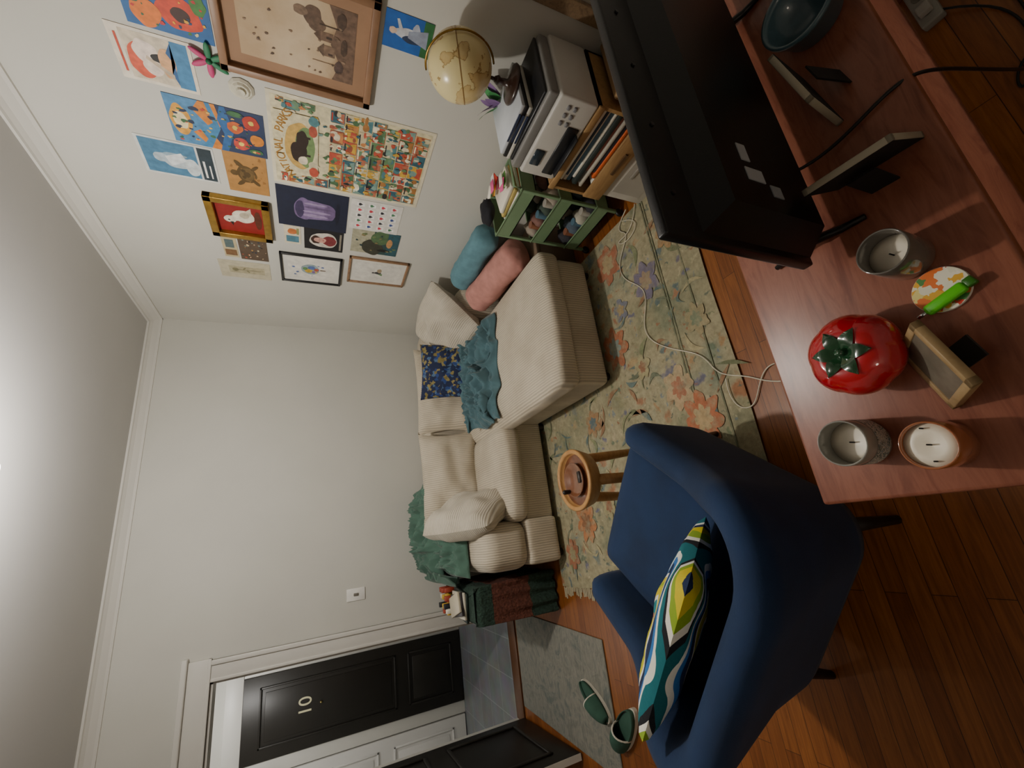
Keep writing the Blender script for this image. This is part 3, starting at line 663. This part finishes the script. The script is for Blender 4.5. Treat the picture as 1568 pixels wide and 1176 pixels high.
# ---------------------------------------------------------------- slippers
def slipper(x,y,ang,k=1.1):
    b=B(); g=M('#35594a',.9,.12,20,.3,100); sole=M('#d6d2c4',.7)
    def outl(t):
        a=2*math.pi*t; c,s_=math.cos(a),math.sin(a); w=.047+.008*c; return (.135*c,w*s_)
    K=40
    for z0,z1,kk,m in ((0.0,.018,1.0,sole),(.018,.026,.93,g)):
        p=[outl(i/K) for i in range(K)]
        vs=[(q[0]*kk,q[1]*kk,z0) for q in p]+[(q[0]*kk,q[1]*kk,z1) for q in p]
        b.add(vs,[[i,(i+1)%K,K+(i+1)%K,K+i] for i in range(K)]+[list(range(K)),[K+i for i in range(K)]],m)
    def up(u,v):
        xx=.125*u; w=(.047+.008*xx/.135)*math.sqrt(max(0,1-(xx/.137)**2))+.001; th=math.pi*v
        h=.065*math.sqrt(max(0,1-(u*.97)**2))+.004
        return (xx,-w*math.cos(th),.02+h*math.sin(th))
    b.grid(up,14,16,g); 
    def rim(u,v):
        a=math.pi*(.5+v) ; return (.125*math.cos(a)*1.0,.047*math.sin(a),.02+.02*u)
    b.grid(rim,3,20,g); b.tube([(0.0,-.047*math.cos(math.pi*i/12),.02+.067*math.sin(math.pi*i/12)) for i in range(13)],.004,sole,8)
    o=b.build('green_slipper',TR(x,y,.0115 if y>2.5 else .001)@RZ(ang)@Matrix.Scale(k,4)); md=o.modifiers.new('s','SOLIDIFY'); md.thickness=.003
slipper(-1.05,2.65,238); slipper(-1.125,2.385,138,1.2)

# ---------------------------------------------------------------- pictures on right wall
def pic(name,y0,y1,z0,z1,bg,shapes=(),frame=None,fw_=.02,mat_=None,mw=.03,texts=(),depth=.018,bgm=None,var=.2,vs_=35,dab=0,dabc=()):
    b=B(); W=y1-y0; H=z1-z0; off=.002
    X=Matrix(((0,0,-1,XR),(-1,0,0,y1),(0,1,0,z0),(0,0,0,1)))
    ox,oy,w,h=0,0,W,H
    if frame:
        fm=frame
        for (p,q,r,s_) in ((0,0,W,fw_),(0,H-fw_,W,H),(0,0,fw_,H),(W-fw_,0,W,H)): b.box((p,q,0.0005),(r,s_,depth),fm,.003,2,X)
        ox=oy=fw_; w=W-2*fw_; h=H-2*fw_; off=.006
        b.box((ox*.8,oy*.8,.0005),(W-ox*.8,H-oy*.8,.006),M(mat_ or bg,.7),0,1,X)
        if mat_: ox+=mw;oy+=mw;w-=2*mw;h-=2*mw
    bm_=bgm or M(bg,.6,.12,25,.02)
    off+=.0006
    b.box((ox,oy,.0005),(ox+w,oy+h,off),bm_,0,1,X)
    z=off+.0004
    rg=random.Random(sum(map(ord,name)))
    def dabs(n,cols,z,rmax=.05):
        for _ in range(n):
            cx,cy=rg.uniform(.06,.94),rg.uniform(.06,.94); r=rg.uniform(.012,rmax); P=[]
            for i in range(9):
                a=2*math.pi*i/9; k=r*rg.uniform(.5,1.2); P.append((ox+min(.99,max(.01,cx+k*math.cos(a)))*w,oy+min(.99,max(.01,cy+k*math.sin(a)))*h,z))
            b.add(P,[list(range(9))],M(rg.choice(cols),.6,var,vs_,.02),False,X); z+=.000012
        return z
    for sh in shapes:
        k=sh[0]
        if k=='e':
            _,cx,cy,rx,ry,col=sh[:6]; rot=sh[6] if len(sh)>6 else 0; P=[]; sd=rg.random()*50
            for i in range(32):
                a=2*math.pi*i/32; q=1+.16*nz(math.cos(a)*1.5+sd,math.sin(a)*1.5,sd); px,py=rx*w*math.cos(a)*q,ry*h*math.sin(a)*q; c,s_=math.cos(math.radians(rot)),math.sin(math.radians(rot)); P.append((ox+cx*w+px*c-py*s_,oy+cy*h+px*s_+py*c))
        elif k=='r':
            _,a0,c0,a1,c1,col=sh[:6]; P=[(ox+a0*w,oy+c0*h),(ox+a1*w,oy+c0*h),(ox+a1*w,oy+c1*h),(ox+a0*w,oy+c1*h)]
        elif k=='d': z=dabs(sh[1],sh[2],z,sh[3] if len(sh)>3 else .05); continue
        else: P=[(ox+a*w,oy+c*h) for a,c in sh[1]]; col=sh[2]
        m=M(col,.6,var,vs_,.02)
        b.add([(p[0],p[1],z) for p in P],[list(range(len(P)))],m,False,X); z+=.0001 if len(shapes)<60 else .000008
    for t,cx,cy,sz,col,*ro in texts: b.text(t,sz,M(col,.6),X@TR(ox+cx*w,oy+cy*h,z+.0008)@RZ(ro[0] if ro else 0))
    return b.build(name)
goldM=M('#a8843c',.3,.2,30,.3,metal=.7); blkM=M('#16161a',.3); woodF=wood('frame_wood','#7f6048','#98785a',(8,8,8),.5); tanM=M('#8f6c50',.45,.15,10,.1)
pic('sunflower_art_print',1.17,1.44,1.99,2.26,'#1f5f9c',[('d',16,['#2c6aa0','#1c4a70','#3e7a34']),('e',.3,.35,.22,.25,'#d2401f'),('e',.3,.35,.1,.11,'#3a1c10'),('e',.65,.6,.24,.24,'#e8a81e'),('e',.65,.6,.1,.1,'#4a2410'),('e',.75,.2,.2,.18,'#c42a4a'),('e',.2,.75,.18,.16,'#e0741e'),('e',.5,.12,.14,.09,'#3e7a34'),('e',.92,.4,.1,.2,'#3e7a34'),('e',.42,.85,.12,.08,'#2d6a48'),('d',40,['#e8a81e','#c42a2a','#2d6a48','#e8d9a0','#1c3a60'],.035)])
pic('crane_art_poster',1.46,1.68,2.08,2.34,'#e3dac9',[('r',.06,.05,.94,.86,'#d0c3ac'),('r',.06,.05,.94,.26,'#3c7fae'),('e',.45,.66,.33,.19,'#d8583a'),('e',.62,.6,.22,.15,'#ead9cc'),('e',.35,.55,.16,.12,'#e8d8ca'),('e',.55,.45,.08,.1,'#1c1a1c'),('e',.5,.35,.3,.1,'#dba878'),('p',[(.1,.26),(.3,.32),(.5,.25),(.7,.34),(.9,.26)],'#2b5f96'),('p',[(.2,.3),(.5,.62),(.56,.6),(.3,.3)],'#c9b59a'),('r',.15,.9,.85,.93,'#c2452c')])
sepM=newmat('sepia_photo'); 
_m2,nt,bs=sepM; co=obj_co(nt); n=noisetex(nt,co,7,6,.6); 
sx=N(nt,'ShaderNodeSeparateXYZ'); nt.links.new(co,sx.inputs[0])
ma=N(nt,'ShaderNodeMath',operation='MULTIPLY_ADD'); nt.links.new(n.outputs[0],ma.inputs[0]); ma.inputs[1].default_value=.35; nt.links.new(sx.outputs[2],ma.inputs[2])
mb=N(nt,'ShaderNodeMath',operation='SUBTRACT'); nt.links.new(ma.outputs[0],mb.inputs[0]); mb.inputs[1].default_value=1.45
nt.links.new(ramp(nt,mb.outputs[0],[(.08,C('#7c6250')),(.22,C('#a08468')),(.32,C('#c8b090')),(.42,C('#d8c4a6')),(.6,C('#c2a888'))]),bs.inputs['Base Color']); bs.inputs['Roughness'].default_value=.15
sep=[('p',[(0,.20),(.25,.13),(.5,.22),(.75,.17),(1,.24),(1,0),(0,0)],'#6e5645'),('e',.80,.38,.12,.08,'#604a3a'),('e',.70,.34,.09,.07,'#66503f'),('e',.82,.48,.06,.06,'#7c6551'),('r',.52,.20,.64,.31,'#735a47'),('p',[(.5,.31),(.58,.37),(.66,.31)],'#5c4636'),('r',.32,.18,.47,.28,'#7c6450'),('p',[(.30,.28),(.395,.34),(.49,.28)],'#64503f'),('r',.34,.20,.37,.24,'#3f2f24'),('r',.56,.21,.59,.26,'#3f2f24'),('e',.2,.14,.09,.04,'#54413a'),('e',.5,.10,.12,.03,'#4b392c'),('e',.84,.13,.10,.04,'#4b392c'),('r',.72,.12,.733,.32,'#45352a'),('r',.22,.16,.228,.38,'#7a624e'),('d',26,['#5a4636','#7c6450','#8c745e'],.02)]
pic('sepia_framed_photograph',1.06,1.51,1.40,1.98,'#b79a76',sep,tanM,.03,'#a07c5e',.05,depth=.03,bgm=_m2,var=.35,vs_=50)
pic('vintage_figure_poster',1.08,1.22,1.19,1.38,'#1f5fb0',[('r',0,0,1,.2,'#2e6a3a'),('e',.5,.45,.17,.34,'#c9cdd4'),('e',.5,.82,.09,.08,'#d8bda8'),('e',.38,.4,.10,.22,'#2b3a58'),('e',.68,.35,.16,.08,'#b0b8c8'),('p',[(.25,.08),(.75,.1),(.6,.5),(.42,.5)],'#8f98ac'),('p',[(.55,.6),(.85,.72),(.83,.77),(.5,.68)],'#c9cdd4')])
rs=random.Random(3); npS=[('r',.03,.02,.97,.98,'#d6cda8')]; pc=['#b8503c','#4f7f86','#c9a03e','#5f8058','#c0804a','#35606e','#98503c','#c9bd98','#7a9a90','#a5733e','#d6ccb0','#486a48','#b06a50','#6a8a6a']
v=.03
while v<.93:
    hh=rs.choice([.085,.1,.12,.07])
    hh=min(hh,.955-v)
    if hh<.04: break
    u=.04
    while u<.93:
        ww=min(rs.choice([.08,.11,.14,.17]),.965-u)
        if ww<.03: break
        if not (v+hh>.71 and u+ww>.2 and u<.8):
            npS.append(('r',u,v,u+ww-.006,v+hh-.004,rs.choice(pc)))
            npS.append(('p',[(u+.003,v+.003),(u+ww-.011,v+.003),(u+ww*.8,v+hh*.45),(u+ww*.5,v+hh*.3),(u+ww*.2,v+hh*.55)],rs.choice(pc)))
            for _ in range(4): npS.append(('e',u+ww*rs.uniform(.15,.85),v+hh*rs.uniform(.2,.85),ww*rs.uniform(.08,.30),hh*rs.uniform(.08,.28),rs.choice(pc+['#2a2a2c','#efe6c8'])))
            if rs.random()<.6: npS.append(('r',u+ww*.12,v+hh*.80,u+ww*.82,v+hh*.90,rs.choice(['#efe6c8','#2a2a2c','#a8402c'])))
        u+=ww
    v+=hh
npS+=[('d',150,pc+['#efe6c8','#e0d4ae'],.022)]
npS+=[('r',.16,.72,.84,.97,'#d6cda8'),('e',.5,.83,.27,.085,'#c9a458'),('e',.5,.795,.23,.055,'#6f8a58'),('e',.44,.835,.12,.05,'#2e2019'),('e',.58,.815,.10,.036,'#2e2019'),('r',.40,.765,.425,.81,'#2e2019'),('r',.60,.765,.625,.81,'#2e2019'),('e',.345,.81,.05,.03,'#ded2b8'),('e',.30,.75,.05,.03,'#c9c0a0'),('e',.7,.75,.06,.025,'#a8503c'),('e',.22,.745,.06,.03,'#b8503c'),('e',.80,.745,.05,.03,'#4f7f86')]
tx=[]
for i,chh in enumerate('NATIONAL PARKS'):
    a=math.radians(52-104*i/13); tx.append((chh,.5+.43*math.sin(-a),.785+.165*math.cos(a),.056,'#a8782a',math.degrees(a)*.7))
pic('national_parks_poster',1.56,2.10,1.06,1.83,'#ddd5ba',npS,texts=tx)
pic('retro_flower_poster',1.71,1.96,1.85,2.23,'#2a3a5c',[('r',0,.6,1,1,'#4a82ae'),('e',.5,.88,.32,.11,'#d89c3c'),('e',.5,.88,.18,.07,'#e8d8aa'),('p',[(0,.62),(.3,.78),(.5,.6),(.8,.74),(1,.66),(1,.5),(.6,.46),(.3,.56),(0,.46)],'#d08030'),('p',[(0,.72),(.2,.64),(.4,.70),(.6,.55),(1,.60),(1,.55),(.5,.48),(0,.62)],'#3d7fae'),('p',[(0,.52),(.4,.45),(.7,.50),(1,.45),(1,.40),(.5,.34),(0,.44)],'#2d5f96'),('d',20,['#3e6a44','#c8a04a','#24324f']),('e',.25,.28,.14,.09,'#c8483a'),('e',.6,.32,.13,.08,'#c8602e'),('e',.78,.14,.15,.09,'#b43a2a'),('e',.4,.1,.13,.08,'#d0802a'),('e',.25,.28,.05,.03,'#e2c85a'),('e',.6,.32,.05,.03,'#e2c85a'),('e',.78,.14,.05,.03,'#e2c85a'),('e',.12,.12,.06,.08,'#3e6a44'),('e',.9,.3,.06,.08,'#3e6a44'),('d',34,['#c8483a','#e2b85a','#3e6a44','#24324f'],.03)])
pic('blue_exhibition_poster',1.97,2.20,2.09,2.40,'#d3d6d3',[('r',.05,.25,.95,.96,'#47799a'),('e',.42,.50,.16,.24,'#b9c6cc'),('e',.50,.74,.13,.10,'#aab9c2'),('e',.36,.34,.24,.10,'#c9d3d6'),('e',.62,.55,.05,.16,'#8fa9b8'),('p',[(.3,.62),(.55,.68),(.7,.45),(.5,.4)],'#d3dadc'),('r',.05,.03,.95,.22,'#27363f'),('r',.12,.15,.6,.18,'#e8e8e4'),('r',.12,.08,.5,.10,'#e8e8e4')])
pic('turtle_art_print',1.96,2.23,1.86,2.05,'#b08044',[('e',.5,.5,.22,.24,'#5a4522'),('d',18,['#9a6c36','#b38144','#8f6430']),('e',.5,.5,.17,.18,'#6f5730'),('e',.5,.5,.07,.08,'#4e3c1e'),('e',.42,.58,.04,.05,'#4e3c1e'),('e',.58,.58,.04,.05,'#4e3c1e'),('e',.5,.80,.07,.1,'#5a4522'),('e',.27,.66,.11,.06,'#5a4522',-40),('e',.73,.66,.11,.06,'#5a4522',40),('e',.31,.3,.09,.05,'#5a4522',40),('e',.69,.3,.09,.05,'#5a4522',-40)])
pic('gold_framed_bird_painting',2.28,2.62,1.87,2.19,'#8c1f1c',[('e',.55,.42,.20,.24,'#e0d8c6'),('e',.42,.72,.11,.13,'#e0d8c6'),('p',[(.36,.70),(.5,.75),(.62,.55),(.40,.50)],'#e0d8c6'),('p',[(.33,.74),(.2,.68),(.34,.66)],'#1e1a18'),('e',.39,.75,.02,.025,'#1e1a18'),('p',[(.62,.5),(.85,.25),(.6,.25)],'#c8bfaa'),('e',.60,.40,.10,.10,'#b9ae98'),('e',.5,.12,.3,.08,'#5a2a18')],goldM,.04,depth=.035)
pic('navy_art_print',2.12,2.45,1.445,1.828,'#1a2038',[('e',.5,.64,.27,.13,'#75628c'),('p',[(.24,.64),(.76,.64),(.70,.26),(.30,.26)],'#7d6a94'),('e',.5,.26,.20,.09,'#6b5880'),('e',.5,.69,.22,.06,'#3f3558'),('e',.36,.48,.04,.18,'#9a88ae'),('e',.46,.44,.03,.2,'#9a88ae'),('e',.57,.44,.03,.2,'#645278'),('e',.66,.47,.025,.17,'#9a88ae'),('e',.5,.15,.28,.03,'#10142a')])
rs=random.Random(5); hs=[]
for r in range(4):
    for c in range(5): 
        u=.14+c*.18;v=.16+r*.22; k=rs.choice(['#c23a4a','#2a2a30','#3a4f8a','#c23a4a','#4a7a5a']); hs.append(('r',u-.055,v-.07,u+.055,v+.07,'#f2f0ea')); hs.append(('e',u-.018,v+.015,.024,.028,k)); hs.append(('e',u+.018,v+.015,.024,.028,k)); hs.append(('p',[(u-.04,v+.01),(u+.04,v+.01),(u,v-.045)],k))
pic('card_pattern_print',2.12,2.385,1.13,1.43,'#d9d7d0',hs)
pic('small_postcard',2.455,2.63,1.71,1.805,'#d6cdb4',[('r',.1,.12,.45,.88,'#4c7a8c'),('e',.7,.5,.16,.3,'#c2703a'),('r',.55,.1,.9,.25,'#8a8f5c')])
pic('portrait_art_print',2.45,2.66,1.455,1.69,'#17171b',[('e',.5,.5,.36,.36,'#cfc9bc'),('e',.5,.36,.24,.18,'#7a2f33'),('e',.5,.70,.19,.13,'#3a2018'),('e',.5,.60,.13,.16,'#c9988a'),('e',.45,.62,.015,.012,'#221816'),('e',.55,.62,.015,.012,'#221816'),('e',.5,.52,.035,.012,'#a33b35'),('r',.1,.05,.9,.1,'#8a8578')])
pic('landscape_art_print',2.385,2.62,1.10,1.405,'#2e4a4a',[('r',0,.55,1,1,'#a7a48c'),('e',.3,.55,.35,.22,'#3a3a30'),('e',.75,.4,.3,.2,'#4f6a48'),('r',0,0,1,.25,'#2a5560'),('e',.55,.2,.2,.06,'#b98a5a'),('e',.2,.3,.06,.14,'#1b1c1e'),('d',22,['#3a4a38','#6a7a50','#1f3a40','#8a7a50'])])
pic('small_postcard',2.66,2.865,2.085,2.165,'#bdb08c',[('r',.1,.1,.4,.9,'#7a5a3c'),('r',.5,.2,.9,.8,'#586a6c')])
pic('vintage_collage_print',2.65,2.875,1.915,2.075,'#5a4a3c',[('d',30,['#c9a88a','#2d3a48','#a8503a','#d0b890','#b98a4a','#2a201a','#7a8a80'])])
pic('cream_botanical_card',2.91,3.11,1.915,2.22,'#c2bba2',[('r',.3,.12,.7,.82,'#aca487'),('e',.5,.70,.10,.06,'#7e7a5c'),('r',.485,.2,.515,.7,'#7e7a5c'),('e',.42,.45,.07,.02,'#7e7a5c',30),('e',.58,.52,.07,.02,'#7e7a5c',-30)])
pic('black_framed_print',2.73,3.07,1.447,1.846,'#dedbd2',[('e',.5,.52,.24,.20,'#8fa3a8'),('d',9,['#c9b04a','#5a6fa8']),('e',.42,.57,.09,.08,'#c8a53a'),('e',.58,.50,.09,.08,'#5a6fa8'),('e',.5,.40,.07,.05,'#b5563f'),('e',.52,.64,.07,.05,'#5f8a58'),('e',.38,.46,.05,.04,'#7a5a90'),('p',[(.47,.32),(.53,.32),(.52,.2),(.48,.2)],'#6a5a48')],blkM,.016,'#dedcd4',.03)
pic('wood_framed_print',2.675,2.99,.985,1.405,'#dad8d0',[('e',.45,.5,.07,.08,'#3a3a3c'),('e',.58,.47,.11,.05,'#a9987c'),('e',.44,.60,.04,.03,'#3a3a3c'),('p',[(.3,.4),(.42,.4),(.38,.50)],'#5f8a58')],woodF,.016,'#dcdad2',.03)
b=B(); 
for i in range(6):
    a=2*math.pi*i/6; b.sph((XR-.012,1.50+.038*math.cos(a),2.02+.038*math.sin(a)),(.006,.012,.036),M('#c8447a' if i<3 else '#2f7a55',.6),14,TR(XR-.012,1.50+.038*math.cos(a),2.02+.038*math.sin(a))@Matrix.Rotation(a-math.pi/2,4,'X')@TR(-(XR-.012),-(1.50+.038*math.cos(a)),-(2.02+.038*math.sin(a))))
b.sph((XR-.016,1.50,2.02),.012,M('#1f6a45',.6),12); b.build('paper_flower')
b=B(); 
for k,(r,d) in enumerate(((.05,.008),(.036,.016),(.02,.024))): b.lathe([(0,d),(r*.8,d+.004),(r,d-.004),(r*.9,0)],M('#cfcbb8',.7),Matrix(((0,0,-1,XR),(-1,0,0,1.595),(0,1,0,1.92),(0,0,0,1)))@RZ(20*k),10,False)
b.build('white_paper_rosette')

# ---------------------------------------------------------------- ceiling lamp (above the frame)
em=bpy.data.materials.new('lamp_glass'); em.use_nodes=True; e=em.node_tree.nodes['Principled BSDF']; e.inputs['Emission Color'].default_value=(1,.93,.82,1); e.inputs['Emission Strength'].default_value=3
LX,LY=.42,2.05
b=B(); b.lathe([(0,0),(.06,0),(.06,-.03),(0,-.03)],M('#b9b6aa',.3,metal=.8),TR(LX,LY,ZC),24); b.cyl(.012,-.10,-.03,M('#b9b6aa',.3,metal=.8),TR(LX,LY,ZC),12); b.sph((LX,LY,ZC-.155),(.065,.065,.06),em,24); b.build('ceiling_lamp')
def light(n,t,loc,e,col=(1,1,1),size=.1,rot=None):
    l=bpy.data.lights.new(n,t); l.energy=e; l.color=col
    if t=='POINT': l.shadow_soft_size=size
    else: l.size=size
    o=bpy.data.objects.new(n,l); o.location=loc; SC.collection.objects.link(o)
    if rot: o.rotation_euler=rot
    return o
light('ceiling_light','POINT',(LX,LY,ZC-.27),78,(1,.935,.85),.05)
light('lamp_spill','POINT',(-1.6,-.9,2.4),10,(1,.86,.70),.15)
light('hallway_light','POINT',(-1.3,4.7,2.5),24,(1,.97,.93),.12)
w=bpy.data.worlds.new('World'); SC.world=w; w.use_nodes=True; w.node_tree.nodes['Background'].inputs[0].default_value=(.9,.93,1,1); w.node_tree.nodes['Background'].inputs[1].default_value=.08

# ---------------------------------------------------------------- camera (portrait shot stored sideways: rolled 90 deg)
p,yw,ro=math.radians(24.78),math.radians(20.58),math.radians(1.13)
F=Vector((math.sin(yw)*math.cos(p),math.cos(yw)*math.cos(p),-math.sin(p))); R0=Vector((math.cos(yw),-math.sin(yw),0)); U0=R0.cross(F)
Rr_=math.cos(ro)*R0+math.sin(ro)*U0; Uu=-math.sin(ro)*R0+math.cos(ro)*U0
X=-Uu;Y=Rr_;Z=-F
cd=bpy.data.cameras.new('camera'); cam=bpy.data.objects.new('camera',cd); SC.collection.objects.link(cam)
cd.sensor_width=36; cd.lens=648.1/1568*36; cd.clip_start=.01
cam.matrix_world=Matrix(((X[0],Y[0],Z[0],0),(X[1],Y[1],Z[1],0),(X[2],Y[2],Z[2],1.6),(0,0,0,1)))
SC.camera=cam
